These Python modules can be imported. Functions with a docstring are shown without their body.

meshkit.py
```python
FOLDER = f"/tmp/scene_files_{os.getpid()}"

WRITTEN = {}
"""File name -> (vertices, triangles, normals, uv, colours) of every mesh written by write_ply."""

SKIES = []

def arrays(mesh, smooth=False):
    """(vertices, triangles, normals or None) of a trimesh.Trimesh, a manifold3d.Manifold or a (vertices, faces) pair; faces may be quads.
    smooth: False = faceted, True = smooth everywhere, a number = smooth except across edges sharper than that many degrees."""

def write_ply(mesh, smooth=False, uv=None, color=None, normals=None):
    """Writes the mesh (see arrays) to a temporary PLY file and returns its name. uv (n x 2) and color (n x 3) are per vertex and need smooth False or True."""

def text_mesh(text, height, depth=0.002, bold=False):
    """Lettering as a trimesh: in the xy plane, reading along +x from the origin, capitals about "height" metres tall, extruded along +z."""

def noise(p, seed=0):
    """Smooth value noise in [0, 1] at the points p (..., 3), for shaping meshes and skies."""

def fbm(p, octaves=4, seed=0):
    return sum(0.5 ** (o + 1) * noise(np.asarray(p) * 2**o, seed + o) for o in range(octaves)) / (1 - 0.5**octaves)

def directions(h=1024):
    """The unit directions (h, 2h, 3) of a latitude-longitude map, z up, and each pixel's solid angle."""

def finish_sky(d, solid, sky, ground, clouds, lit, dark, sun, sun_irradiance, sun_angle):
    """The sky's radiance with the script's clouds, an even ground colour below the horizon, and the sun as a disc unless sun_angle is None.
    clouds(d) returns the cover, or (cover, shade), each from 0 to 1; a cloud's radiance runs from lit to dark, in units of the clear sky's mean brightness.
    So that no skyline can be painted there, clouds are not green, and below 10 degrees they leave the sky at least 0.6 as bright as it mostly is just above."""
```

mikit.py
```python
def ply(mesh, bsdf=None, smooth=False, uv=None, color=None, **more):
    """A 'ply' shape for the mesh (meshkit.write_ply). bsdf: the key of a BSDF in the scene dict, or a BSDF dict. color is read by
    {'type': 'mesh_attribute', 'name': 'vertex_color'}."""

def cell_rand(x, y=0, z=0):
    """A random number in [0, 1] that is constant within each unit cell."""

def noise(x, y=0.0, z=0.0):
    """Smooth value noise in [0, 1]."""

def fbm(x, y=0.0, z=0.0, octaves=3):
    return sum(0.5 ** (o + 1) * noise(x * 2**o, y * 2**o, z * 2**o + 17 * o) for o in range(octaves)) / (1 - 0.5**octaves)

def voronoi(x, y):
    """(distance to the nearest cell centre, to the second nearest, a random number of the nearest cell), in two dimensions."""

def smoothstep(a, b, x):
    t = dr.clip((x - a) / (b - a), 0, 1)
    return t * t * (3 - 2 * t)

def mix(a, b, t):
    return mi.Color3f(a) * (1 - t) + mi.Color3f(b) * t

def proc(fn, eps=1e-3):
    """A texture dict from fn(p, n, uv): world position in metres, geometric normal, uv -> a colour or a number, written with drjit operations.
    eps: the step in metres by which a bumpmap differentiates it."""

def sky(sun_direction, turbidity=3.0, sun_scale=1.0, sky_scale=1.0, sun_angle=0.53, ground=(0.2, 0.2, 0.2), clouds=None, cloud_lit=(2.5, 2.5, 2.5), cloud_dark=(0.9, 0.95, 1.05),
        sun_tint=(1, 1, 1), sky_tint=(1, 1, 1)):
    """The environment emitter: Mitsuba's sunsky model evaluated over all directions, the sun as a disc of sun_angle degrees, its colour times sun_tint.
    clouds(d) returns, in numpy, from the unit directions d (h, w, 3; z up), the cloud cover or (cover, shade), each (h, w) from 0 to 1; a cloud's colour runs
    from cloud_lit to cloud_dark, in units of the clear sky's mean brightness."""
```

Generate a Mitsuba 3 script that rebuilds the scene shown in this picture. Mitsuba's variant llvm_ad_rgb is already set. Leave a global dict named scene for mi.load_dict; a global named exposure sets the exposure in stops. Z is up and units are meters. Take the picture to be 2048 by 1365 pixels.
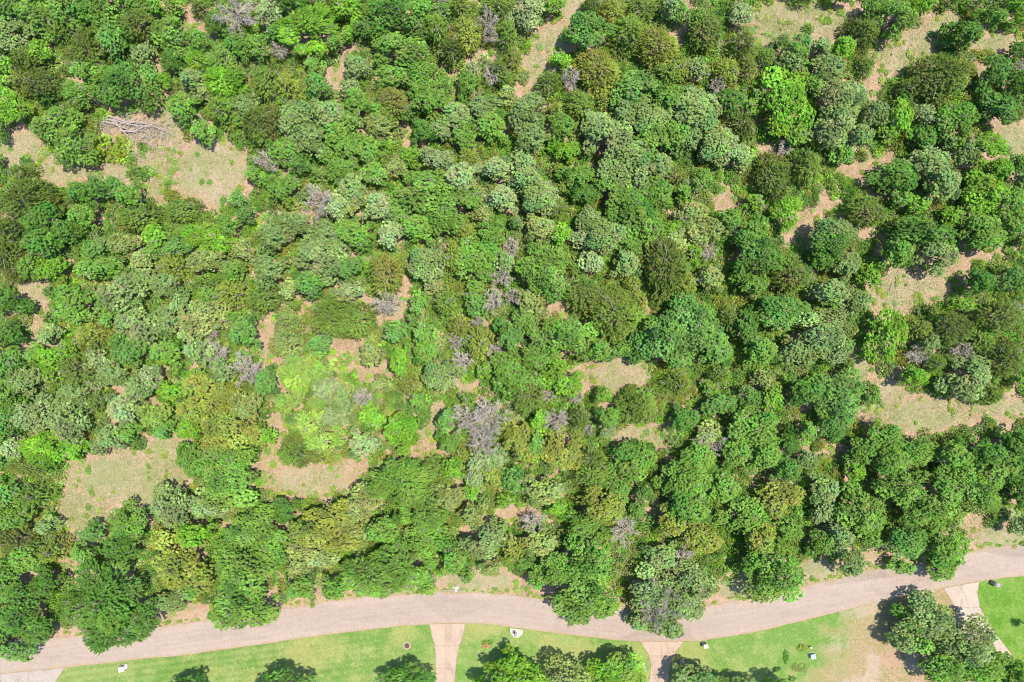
import math, random
import numpy as np, trimesh, mitsuba as mi, drjit as dr, mikit, meshkit
from shapely.geometry import Polygon, Point, LineString
from shapely.ops import unary_union
from mikit import noise, fbm, mix, smoothstep, voronoi

T = mi.ScalarTransform4f
scene, labels = {}, {}

# ------------------------------------------------------------------ camera, sky, exposure
H = 120.0                                    # flying height of the drone, metres
TX = 0.75                                    # tangent of half the horizontal angle
scene['camera'] = {'type': 'perspective', 'fov': math.degrees(2 * math.atan(TX)), 'fov_axis': 'x', 'near_clip': 1.0, 'far_clip': 6000.0,
                   'to_world': T().look_at(origin=[0, 0, H], target=[0, 0, 0], up=[0, 1, 0])}
scene['sky'] = mikit.sky([0.267, 0.072, 1.0], turbidity=4, sky_scale=1.3, sun_tint=(0.98, 1.0, 1.07), ground=(0.12, 0.14, 0.07))
exposure = 2.6

S = TX * H / 1024.0                          # metres per photograph pixel (2048 wide) on the ground


def gx(px): return (px - 1024.0) * S
def gy(py): return -(py - 682.5) * S
def gp(pts): return [(gx(x), gy(y)) for x, y in pts]


def lin(r, g, b):
    c = np.array([r, g, b], float) / 255
    return np.where(c < 0.04045, c / 12.92, ((c + 0.055) / 1.055) ** 2.4)


def diffuse(rgb): return {'type': 'twosided', 'bsdf': {'type': 'diffuse', 'reflectance': {'type': 'rgb', 'value': list(map(float, rgb))}}}
def rough(rgb, r=0.6, metal=0.0):
    return {'type': 'twosided', 'bsdf': {'type': 'principled', 'base_color': {'type': 'rgb', 'value': list(map(float, rgb))}, 'roughness': r, 'metallic': metal}}


# ------------------------------------------------------------------ layout of the ground, in photograph pixels
ROAD_N = [(-260, 1305), (-60, 1288), (100, 1277), (250, 1261), (348, 1249), (432, 1238.6), (586, 1215), (700, 1198), (815, 1187.5), (885, 1183.5), (951, 1185), (1046, 1192), (1120, 1202), (1200, 1212), (1290, 1217), (1370, 1214), (1428, 1207.5),
          (1524, 1194), (1615, 1171), (1725, 1145), (1830, 1124), (1934, 1103), (2048, 1088), (2300, 1055)]
ROAD_S = [(-260, 1379), (0, 1348), (132, 1335), (256, 1321), (366, 1310), (549, 1284.5), (700, 1264), (790, 1254), (859.5, 1248.5), (933, 1246.7), (991, 1249.6), (1046, 1257.7), (1156, 1271.6), (1281, 1282.6), (1376, 1282.6), (1465, 1272),
          (1604, 1242), (1714, 1215), (1820, 1190), (1890, 1176), (1956, 1163.5), (2048, 1151), (2300, 1118)]


def smooth_line(pts, n=260):
    from scipy.interpolate import PchipInterpolator
    p = np.array(pts, float)
    x = np.linspace(p[0, 0], p[-1, 0], n)
    return np.stack([x, PchipInterpolator(p[:, 0], p[:, 1])(x)], 1)


north, south = smooth_line(ROAD_N), smooth_line(ROAD_S)
jit = np.random.default_rng(5)
north[:, 1] += np.convolve(jit.normal(0, 1.5, len(north)), [.25, .5, .25], 'same')
south[:, 1] += np.convolve(jit.normal(0, .6, len(south)), [.25, .5, .25], 'same')
road_poly = Polygon(gp(np.vstack([north, south[::-1]])))
D1 = Polygon(gp([(858.6, 1245), (864.8, 1274), (869.6, 1288), (872, 1315), (871.6, 1365), (871, 1480), (909, 1480), (909, 1365), (912, 1322), (916.7, 1297), (925, 1274), (931.8, 1244)]))
D2 = Polygon(gp([(1278.5, 1279), (1297, 1308.6), (1302, 1328), (1299, 1365), (1297, 1480), (1340, 1480), (1337, 1365), (1340, 1330), (1352, 1303), (1371, 1279)]))
D3 = Polygon(gp([(1884, 1172), (1908, 1210), (1926, 1240), (1948, 1280), (1985, 1330), (2060, 1430), (2110, 1420), (2040, 1330), (1992, 1270), (1979, 1252), (1959.4, 1215), (1954, 1186), (1959.4, 1160)]))
D4 = Polygon(gp([(-260, 1372), (0, 1343), (132, 1331), (110, 1365), (90, 1400), (70, 1480), (-260, 1480)]))
drives = [D.difference(road_poly.buffer(0.04)) for D in (D1, D2, D3, D4)]
yard = Polygon(gp(np.vstack([south, [(2300, 1600), (-260, 1600)]])))


def sheet(poly, top, depth=0.12):
    out = []
    for g in getattr(poly, 'geoms', [poly]):
        if g.area > 0.02:
            m = trimesh.creation.extrude_polygon(g, depth, engine='earcut')
            m.apply_translation([0, 0, top - depth])
            out.append(m)
    return trimesh.util.concatenate(out)


# ------------------------------------------------------------------ clearings (photograph pixels): x, y, rx, ry
CLEAR = [(420, 345, 80, 72), (40, 300, 50, 45), (110, 335, 80, 33), (250, 345, 60, 38), (345, 250, 22, 60), (322, 190, 14, 40), (312, 150, 22, 25), (160, 156, 26, 14), (215, 185, 26, 12), (310, 342, 40, 44), (300, 372, 50, 20), (335, 8, 14, 14),
         (392, 30, 24, 28), (410, 55, 14, 20), (545, 435, 30, 20), (600, 430, 25, 16), (690, 95, 14, 26), (680, 150, 10, 30), (1150, 20, 34, 30), (1110, 80, 42, 36), (1075, 130, 30, 34), (1050, 175, 18, 18), (900, 142, 36, 14), (945, 120, 18, 20),
         (1580, 35, 85, 40), (1545, 70, 36, 32), (1640, 45, 60, 30), (1700, 20, 20, 14), (1372, 25, 20, 34), (1350, 70, 14, 12), (1890, 50, 40, 30), (1840, 85, 40, 30), (1790, 115, 45, 32), (1745, 155, 25, 30), (1735, 190, 18, 20), (1990, 85, 60, 16), (2025, 290, 38, 48),
         (1540, 300, 26, 12), (1450, 400, 22, 24), (1770, 315, 26, 22), (1715, 345, 36, 20), (1660, 400, 26, 28), (1610, 450, 24, 30), (1585, 478, 20, 14), (1725, 460, 20, 14), (1750, 470, 20, 10),
         (1830, 570, 75, 40), (1790, 600, 45, 35), (1900, 540, 28, 20), (1950, 510, 50, 12), (1720, 730, 24, 38), (1770, 790, 30, 40), (1850, 830, 110, 36), (1990, 815, 80, 22), (1740, 840, 30, 20),
         (1240, 750, 66, 40), (1185, 760, 30, 25), (1280, 870, 60, 24), (1120, 610, 28, 20), (880, 855, 22, 48), (855, 885, 26, 22), (935, 780, 18, 24), (810, 570, 10, 34), (770, 615, 44, 24), (700, 690, 30, 24), (745, 735, 36, 24),
         (533, 670, 16, 44), (550, 712, 26, 12), (600, 615, 12, 12), (620, 650, 8, 12), (60, 590, 30, 38), (78, 640, 22, 26), (72, 685, 16, 10), (545, 870, 10, 60), (540, 930, 22, 30), (250, 960, 120, 62), (330, 910, 50, 38), (160, 1020, 45, 50),
         (130, 1100, 16, 50), (140, 1140, 14, 26), (620, 960, 90, 34), (700, 940, 40, 20), (110, 1260, 24, 14), (380, 1220, 40, 20), (630, 1200, 60, 12), (960, 1165, 80, 22), (1080, 1180, 40, 20), (1480, 1180, 40, 30), (1640, 1140, 40, 26),
         (1290, 985, 14, 24), (1310, 880, 26, 20), (1030, 1030, 40, 12), (1700, 900, 40, 12), (1800, 920, 12, 12), (450, 1050, 10, 10), (1745, 1115, 30, 14), (2000, 1080, 60, 24), (1950, 1040, 30, 20), (1610, 900, 20, 10), (400, 910, 10, 10), (1020, 420, 8, 14), (815, 275, 8, 14), (1180, 440, 14, 8)]
CL = np.array(CLEAR, float)


def clear_amount(p):
    """How open the ground is at the point p (metres), from 0 to 1: where the grass gets the sun."""
    a = mi.Float(0)
    for x, y, rx, ry in CLEAR:
        if rx * ry > 900:
            dx, dy = (p.x - gx(x)) / (rx * S), (p.y - gy(y)) / (ry * S)
            a = dr.maximum(a, 1.15 - dr.sqrt(dx * dx + dy * dy))
    return a


def ground_colour(p, n, uv):
    big, mid, fine = fbm(p.x * 0.09, p.y * 0.09, 3.0), fbm(p.x * 0.5, p.y * 0.5, 9.0), fbm(p.x * 2.6, p.y * 2.6, 5.0, octaves=4)
    grain = noise(p.x * 9, p.y * 9)
    litter = mix((0.235, 0.165, 0.115), (0.310, 0.235, 0.172), fine)
    litter = mix(litter, (0.19, 0.130, 0.090), smoothstep(0.55, 0.75, mid) * 0.5)
    litter = mix(litter, (0.33, 0.28, 0.225), smoothstep(0.62, 0.8, grain) * 0.3)
    litter = mix(litter, (0.17, 0.19, 0.075), smoothstep(0.55, 0.72, fbm(p.x * 0.7 + 15, p.y * 0.7 + 3, octaves=4)) * 0.6)
    straw = mix((0.212, 0.196, 0.120), (0.262, 0.232, 0.156), fine)
    straw = mix(straw, (0.165, 0.192, 0.088), smoothstep(0.34, 0.60, mid * 0.45 + big * 0.5 + (fine - 0.5) * 0.45) * 0.8)
    straw = mix(straw, (0.280, 0.226, 0.170), smoothstep(0.54, 0.70, fbm(p.x * 0.35 + 40, p.y * 0.35)) * 0.6)
    straw = mix(straw, (0.33, 0.29, 0.235), smoothstep(0.70, 0.82, noise(p.x * 4.5, p.y * 4.5)) * 0.3)
    open_ = clear_amount(p) + (mid - 0.5) * 0.5 + (fine - 0.5) * 0.3
    c = mix(litter, straw, smoothstep(0.12, 0.5, open_))
    return c * (0.86 + 0.28 * grain)


scene['ground_material'] = {'type': 'bumpmap', 'bsdf': {'type': 'diffuse', 'reflectance': mikit.proc(ground_colour)},
                            'arbitrary': mikit.proc(lambda p, n, uv: fbm(p.x * 3, p.y * 3, octaves=3), eps=0.05), 'scale': 0.10}
g = trimesh.creation.box([3000, 3000, 2.0])
g.apply_translation([0, 0, -1.0])
scene['ground'] = mikit.ply(g, 'ground_material')
labels['ground'] = {'kind': 'structure', 'label': 'dry grass and leaf litter ground under and between the trees'}


def road_colour(p, n, uv):
    a = fbm(p.x * 0.12, p.y * 0.5, 2.0)
    f, g_ = noise(p.x * 8, p.y * 8), fbm(p.x * 1.3, p.y * 1.3, octaves=4)
    c = mix((0.250, 0.212, 0.186), (0.290, 0.250, 0.221), a)
    c = mix(c, (0.238, 0.202, 0.183), smoothstep(0.56, 0.72, fbm(p.x * 0.25 + 9, p.y * 0.9, octaves=4)) * 0.6)
    v = uv.y + (noise(p.x * 0.3, 4.0) - 0.5) * 0.05
    track = dr.exp(-dr.square((v - 0.28) / 0.05)) + dr.exp(-dr.square((v - 0.45) / 0.05)) + dr.exp(-dr.square((v - 0.60) / 0.05)) + dr.exp(-dr.square((v - 0.77) / 0.05))
    c = c * (1 - 0.055 * track * (0.4 + a))
    # old patches, a seam, and dirt, sand and litter washed on to the edges
    d1, d2, r_ = voronoi(p.x * 0.085, p.y * 0.16)
    c = c * (1 - 0.13 * smoothstep(0.90, 0.92, r_) * smoothstep(0.05, 0.08, d2 - d1))
    c = mix(c, (0.16, 0.13, 0.12), smoothstep(0.006, 0.0, dr.abs(uv.y - 0.515 + (noise(p.x * 0.4, 9.0) - 0.5) * 0.03)) * smoothstep(0.45, 0.6, fbm(p.x * 0.15, 33.0)) * 0.45)
    edge = dr.minimum(uv.y, 1 - uv.y)
    c = mix(c, mix((0.27, 0.195, 0.135), (0.24, 0.22, 0.13), g_), smoothstep(0.09, 0.005, edge + (g_ - 0.5) * 0.12) * 0.8)
    return c * (0.88 + 0.24 * f)


scene['road_material'] = {'type': 'diffuse', 'reflectance': mikit.proc(road_colour)}
na, nb = np.array(gp(north)), np.array(gp(np.stack([north[:, 0], np.interp(north[:, 0], south[:, 0], south[:, 1])], 1)))
tt = np.linspace(0, 1, 11)
rv, ruv = [], []
for t_, z_ in [(0, -.1)] + [(t_, .05 + .14 * t_ * (1 - t_)) for t_ in tt] + [(1, -.1)]:
    rv.append(np.c_[na * (1 - t_) + nb * t_, np.full(len(na), z_)])
    ruv.append(np.c_[np.linspace(0, 1, len(na)), np.full(len(na), t_)])
ii, jj = np.meshgrid(np.arange(len(rv) - 1), np.arange(len(na) - 1), indexing='ij')
rq = np.stack([ii * len(na) + jj, (ii + 1) * len(na) + jj, (ii + 1) * len(na) + jj + 1, ii * len(na) + jj + 1], -1).reshape(-1, 4)
scene['road'] = mikit.ply((np.vstack(rv), rq), 'road_material', uv=np.vstack(ruv))
labels['road'] = {'kind': 'structure', 'label': 'pale pinkish worn asphalt road curving along the edge of the woods'}


def concrete_colour(p, n, uv):
    a, f = fbm(p.x * 0.4, p.y * 0.4, 7.0, octaves=4), noise(p.x * 7, p.y * 7)
    c = mix((0.285, 0.225, 0.180), (0.345, 0.280, 0.230), a)
    c = mix(c, mix((0.30, 0.255, 0.220), (0.36, 0.32, 0.285), a), smoothstep(gx(1870), gx(1890), p.x))
    c = mix(c, (0.275, 0.25, 0.23), smoothstep(gx(150), gx(130), p.x))
    c = mix(c, (0.22, 0.175, 0.14), smoothstep(0.56, 0.7, fbm(p.x * 0.9 + 20, p.y * 0.35)) * 0.45)
    return c * (0.90 + 0.20 * f)


scene['concrete'] = {'type': 'diffuse', 'reflectance': mikit.proc(concrete_colour)}
scene['joint_dirt'] = diffuse((0.22, 0.16, 0.12))
CUTS = [([(860, 1291), (930, 1291)], [(891, 1246), (889, 1480)], [(860, 1338), (930, 1338)], [(860, 1385), (930, 1385)]),
        ([(1285, 1312), (1360, 1312)], [(1324, 1280), (1319, 1480)], [(1285, 1350), (1360, 1350)]),
        ([(1890, 1215), (1970, 1215)], [(1920, 1262), (2000, 1262)], [(1960, 1320), (2060, 1320)], [(1922, 1172), (1938, 1215), (1962, 1262), (2013, 1330)]),
        ([(60, 1330), (40, 1480)], [(-40, 1340), (-60, 1480)], [(-200, 1395), (130, 1372)])]
for i, (d, name) in enumerate(zip(drives, ('concrete driveway with a flared mouth opening off the middle of the road', 'concrete driveway flaring beside the lime-green lawn tree', 'pale concrete driveway curving under the big sage tree by the bright lawn',
                                          'corner of a grey concrete driveway cut off at the lower left of the photo'))):
    key = 'driveway' + ('' if i == 0 else f'_{i:03d}')
    scene[key] = mikit.ply(sheet(d, 0.045), 'joint_dirt')
    labels[key] = {'kind': 'structure', 'label': name}
    slabs = d.buffer(-0.02)
    for c in CUTS[i]:
        slabs = slabs.difference(LineString(gp(c)).buffer(0.035))
    for k, s_ in enumerate(sorted((q for q in getattr(slabs, 'geoms', [slabs]) if q.area > 0.2), key=lambda q: -q.centroid.y)):
        scene[key + '__slab' + ('' if k == 0 else f'_{k:03d}')] = mikit.ply(sheet(s_, 0.065, 0.1), 'concrete')


def lawn_colour(p, n, uv):
    big, mid, fine = fbm(p.x * 0.13, p.y * 0.13, 1.0), fbm(p.x * 0.55, p.y * 0.55, 4.0), fbm(p.x * 3.2, p.y * 3.2, 8.0, octaves=3)
    mow = 0.5 + 0.5 * dr.sin((p.y * 0.985 - p.x * 0.13) * 5.2 + 2.5 * noise(p.x * 0.1, p.y * 0.4))
    c = mix((0.098, 0.185, 0.042), (0.168, 0.225, 0.076), smoothstep(0.32, 0.68, mid * 0.5 + big * 0.3 + fine * 0.2))
    c = mix(c, c * 0.80, mow * smoothstep(gx(900), gx(600), p.x) * 0.8)
    c = mix(c, (0.215, 0.230, 0.085), smoothstep(0.50, 0.70, fbm(p.x * 0.16 + 12, p.y * 0.22) * 0.85 + fine * 0.15) * 0.7)
    c = mix(c, (0.235, 0.235, 0.130), smoothstep(0.66, 0.8, fine) * 0.4)
    # worn out towards the bare yard, thick and watered at the far right
    dry = smoothstep(gx(1590), gx(1750), p.x + (mid - 0.5) * 16 + (fine - 0.5) * 9 - (p.y - gy(1290)) * 0.55) * smoothstep(gx(1950), gx(1930), p.x)
    bare = mix((0.270, 0.195, 0.140), (0.200, 0.185, 0.088), smoothstep(0.42, 0.62, fine * 0.6 + mid * 0.4))
    bare = mix(bare, (0.30, 0.255, 0.215), smoothstep(0.5, 0.66, fbm(p.x * 0.3 + 5, p.y * 0.3 + 9)) * 0.6)
    c = mix(c, bare, dry)
    lush = smoothstep(gx(1940), gx(1952), p.x)
    c = mix(c, mix((0.070, 0.165, 0.020), (0.145, 0.225, 0.060), smoothstep(0.3, 0.75, mid * 0.4 + fine * 0.3 + big * 0.3)), lush)
    return c * (0.80 + 0.40 * noise(p.x * 10, p.y * 10))


scene['lawn_material'] = {'type': 'bumpmap', 'bsdf': {'type': 'diffuse', 'reflectance': mikit.proc(lawn_colour)},
                          'arbitrary': mikit.proc(lambda p, n, uv: fbm(p.x * 6, p.y * 6, octaves=2), eps=0.05), 'scale': 0.05}
lawn_areas = [Polygon(gp([(-260, 1200), (865, 1200), (871, 1600), (-260, 1600)])), Polygon(gp([(865, 1200), (1310, 1200), (1310, 1600), (871, 1600)])),
              Polygon(gp([(1310, 1200), (1860, 1130), (1905, 1200), (1940, 1280), (2060, 1440), (2060, 1600), (1310, 1600)])), Polygon(gp([(1950, 1140), (2300, 1080), (2300, 1600), (2110, 1600), (2060, 1430), (1990, 1300), (1950, 1215)]))]
blocked = unary_union([road_poly.buffer(0.05)] + [d.buffer(0.06) for d in drives])
for i, (a, name) in enumerate(zip(lawn_areas, ('long mown lawn with faint stripes left of the middle driveway', 'small mown lawn between the two flared driveways', 'mown lawn thinning out into bare dirt beside the utility box', 'thick bright green lawn beside the pale curving driveway'))):
    key = 'lawn' + ('' if i == 0 else f'_{i:03d}')
    scene[key] = mikit.ply(sheet(a.intersection(yard).difference(blocked), 0.035), 'lawn_material')
    labels[key] = {'kind': 'structure', 'label': name}

# ------------------------------------------------------------------ foliage
TARGET = {'s': (140, 172, 108), 'm': (123, 169, 80), 'd': (103, 151, 72), 'l': (128, 181, 68), 'e': (115, 165, 86), 'p': (155, 182, 126), 'y': (150, 188, 94), 'o': (147, 167, 82), 'k': (114, 141, 72), 'g': (127, 160, 78), 'w': (156, 186, 132),
          'h': (153, 176, 106), 't': (152, 186, 74)}
COL = {k: lin(*v) * np.array([.94, .91, .88]) for k, v in TARGET.items()}      # leaf reflectance + transmittance of the foliage kinds
scene['leaf'] = {'type': 'principledthin', 'base_color': {'type': 'mesh_attribute', 'name': 'vertex_color'}, 'roughness': 0.6, 'spec_trans': 0.0, 'diff_trans': 0.9}
scene['bark'] = diffuse((0.24, 0.215, 0.195))
scene['dead_wood'] = diffuse((0.335, 0.318, 0.288))
scene['dead_bark'] = diffuse((0.29, 0.275, 0.245))


def unit(v): return v / np.maximum(np.linalg.norm(v, axis=-1, keepdims=True), 1e-9)


def leaves(c, n, size, aspect, rng, along=None):
    """Rhombic leaf sprays: centres c, normals n, sizes; returns vertices (4 per leaf), faces."""
    k = len(c)
    a = unit(rng.normal(size=(k, 3))) if along is None else along
    a = unit(a - n * (a * n).sum(1, keepdims=True))
    b = np.cross(n, a)
    L, W = (size * aspect)[:, None], (size / aspect)[:, None]
    bend = n * (size * 0.12)[:, None]
    v = np.stack([c - a * L * .5 - bend, c + b * W * .5, c + a * L * .5 - bend, c - b * W * .5], 1).reshape(-1, 3)
    i = np.arange(k)[:, None] * 4
    return v, np.vstack([i + [0, 1, 2], i + [0, 2, 3]])


def lobes_of(kind, r, h, z0, rng):
    """Boughs of a crown: centres and radii of ellipsoids."""
    n = {'O': int(8 + 2.6 * r), 'E': int(9 + 2.6 * r), 'C': int(5 + 1.4 * r), 'B': 4}[kind]
    c, q = [], []
    lean = rng.normal(0, .10, 2) * r
    for i in range(n):
        ang = 2.39996 * i + rng.uniform(-.6, .6)
        f = math.sqrt((i + 0.4) / n)
        rad = r * {'O': .80, 'E': .84, 'C': .58, 'B': .60}[kind] * f * rng.uniform(.62, 1.24)
        top = z0 + (h - z0) * (1 - {'O': .62, 'E': .58, 'C': .80, 'B': .6}[kind] * f ** 2.0) * rng.uniform(.76, 1.05)
        lr = r * {'O': .31, 'E': .29, 'C': .46, 'B': .5}[kind] * rng.uniform(.58, 1.45) * (9 / (n + 2)) ** .25 * 1.1
        zr = min(lr * {'O': .85, 'E': .7, 'C': 1.25, 'B': .9}[kind], (top - z0) * .75 + .1)
        c.append((rad * math.cos(ang) + lean[0] * (1 - f), rad * math.sin(ang) + lean[1] * (1 - f), top - zr))
        q.append((lr, lr, zr))
    return np.array(c), np.array(q)


def crown_geometry(kind, r, h, seed):
    """(vertices, faces, tint per vertex) of a crown of radius r and height h."""
    rng = np.random.default_rng(seed)
    z0 = h * {'O': .30, 'E': .34, 'C': .10, 'B': .08}[kind]
    lc, lq = lobes_of(kind, r, h, z0, rng)
    want = int({'O': 56, 'E': 52, 'C': 62, 'B': 60}[kind] * r * r) + 26
    area = lq[:, 0] ** 2
    n0 = want * 5
    pick = rng.choice(len(lc), n0, p=area / area.sum())
    d = unit(rng.normal(size=(n0, 3)) + [0, 0, .45])
    shell = np.where(rng.random(n0) < .72, rng.uniform(.88, 1.16, n0), rng.uniform(.35, .9, n0))
    p = lc[pick] + d * lq[pick] * shell[:, None]
    rel = (p[:, None] - lc[None]) / lq[None]
    inside = ((rel ** 2).sum(-1) < .62).sum(1) - (shell < .79)
    ok = np.nonzero((inside <= 0) & (p[:, 2] > z0 * .7))[0]
    # clumps keep their distance from each other, which leaves dark gaps between them
    gap = {'O': .235, 'E': .225, 'C': .21, 'B': .18}[kind]
    grid, chosen = {}, []
    for i in ok:
        cell = tuple(np.floor(p[i] / gap).astype(int))
        near = any(((p[i] - p[j]) ** 2).sum() < gap * gap for dx in (-1, 0, 1) for dy in (-1, 0, 1) for dz in (-1, 0, 1) for j in grid.get((cell[0] + dx, cell[1] + dy, cell[2] + dz), ()))
        if not near:
            grid.setdefault(cell, []).append(i)
            chosen.append(i)
            if len(chosen) >= want:
                break
    p, d, pick = p[chosen], d[chosen], pick[chosen]
    out = unit(d / lq[pick] * lq[pick].mean(1, keepdims=True))
    K = {'O': 13, 'E': 13, 'C': 12, 'B': 11}[kind]
    spread = {'O': .145, 'E': .14, 'C': .12, 'B': .12}[kind] * min(1.0, .7 + .1 * r)
    m = len(p)
    tint = rng.lognormal(0, .10, (m, 1)) * (1 + rng.normal(0, .045, (m, 3)))
    tint *= (rng.lognormal(0, .15, (len(lc), 1)) * (1 + rng.normal(0, .07, (len(lc), 3))))[pick]
    big = rng.uniform(.7, 1.35, m)
    cc = np.repeat(p, K, 0)
    oo = np.repeat(out, K, 0)
    bb = np.repeat(big, K)[:, None]
    off = unit(rng.normal(size=(m * K, 3)) + [0, 0, .5]) * rng.uniform(.35, 1.25, (m * K, 1)) * spread * bb
    ax = np.repeat(unit(p * [1, 1, .15] + [0, 0, .25]), K, 0)
    if kind == 'E':                                     # feathery sprays stretched away from the trunk
        off = off * .85 + ax * rng.normal(size=(m * K, 1)) * spread * 1.0
    if kind == 'C':
        ax = unit(oo * [1, 1, .6] + [0, 0, .35])
        off = off * .75 + ax * rng.normal(size=(m * K, 1)) * spread * 1.3
    cc = cc + off
    nn = unit(oo * .35 + unit(off) * .55 + [0, 0, .75] + rng.normal(size=(m * K, 3)) * .42)
    size = rng.uniform(.75, 1.3, m * K) * {'O': .195, 'E': .185, 'C': .185, 'B': .165}[kind] * min(1.15, .75 + .08 * r)
    asp = {'O': 1.2, 'E': 1.45, 'C': 1.7, 'B': 1.25}[kind]
    along = None if kind in 'OB' else unit(ax + rng.normal(size=cc.shape) * .5)
    v, f = leaves(cc, nn, size, asp, rng, along)
    t = np.repeat(np.repeat(tint, K, 0) * rng.lognormal(0, .07, (m * K, 1)), 4, 0)
    return v, f, t, (lc, lq, z0)


def tube(pts, rad, sides=5):
    p = np.asarray(pts, float)
    t = unit(np.gradient(p, axis=0))
    a = unit(np.cross(t, np.where(np.abs(t[:, 2:]) < .9, [0, 0, 1.], [1., 0, 0])))
    b = np.cross(t, a)
    an = np.arange(sides) * 2 * np.pi / sides
    v = p[:, None] + np.asarray(rad)[:, None, None] * (np.cos(an)[None, :, None] * a[:, None] + np.sin(an)[None, :, None] * b[:, None])
    i, j = np.meshgrid(np.arange(len(p) - 1), np.arange(sides), indexing='ij')
    q = np.stack([i * sides + j, i * sides + (j + 1) % sides, (i + 1) * sides + (j + 1) % sides, (i + 1) * sides + j], -1).reshape(-1, 4)
    return v.reshape(-1, 3), np.vstack([q[:, [0, 1, 2]], q[:, [0, 2, 3]]])


def join(parts):
    at, V, F = 0, [], []
    for v, f in parts:
        V.append(v)
        F.append(f + at)
        at += len(v)
    return np.vstack(V), np.vstack(F)


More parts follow.
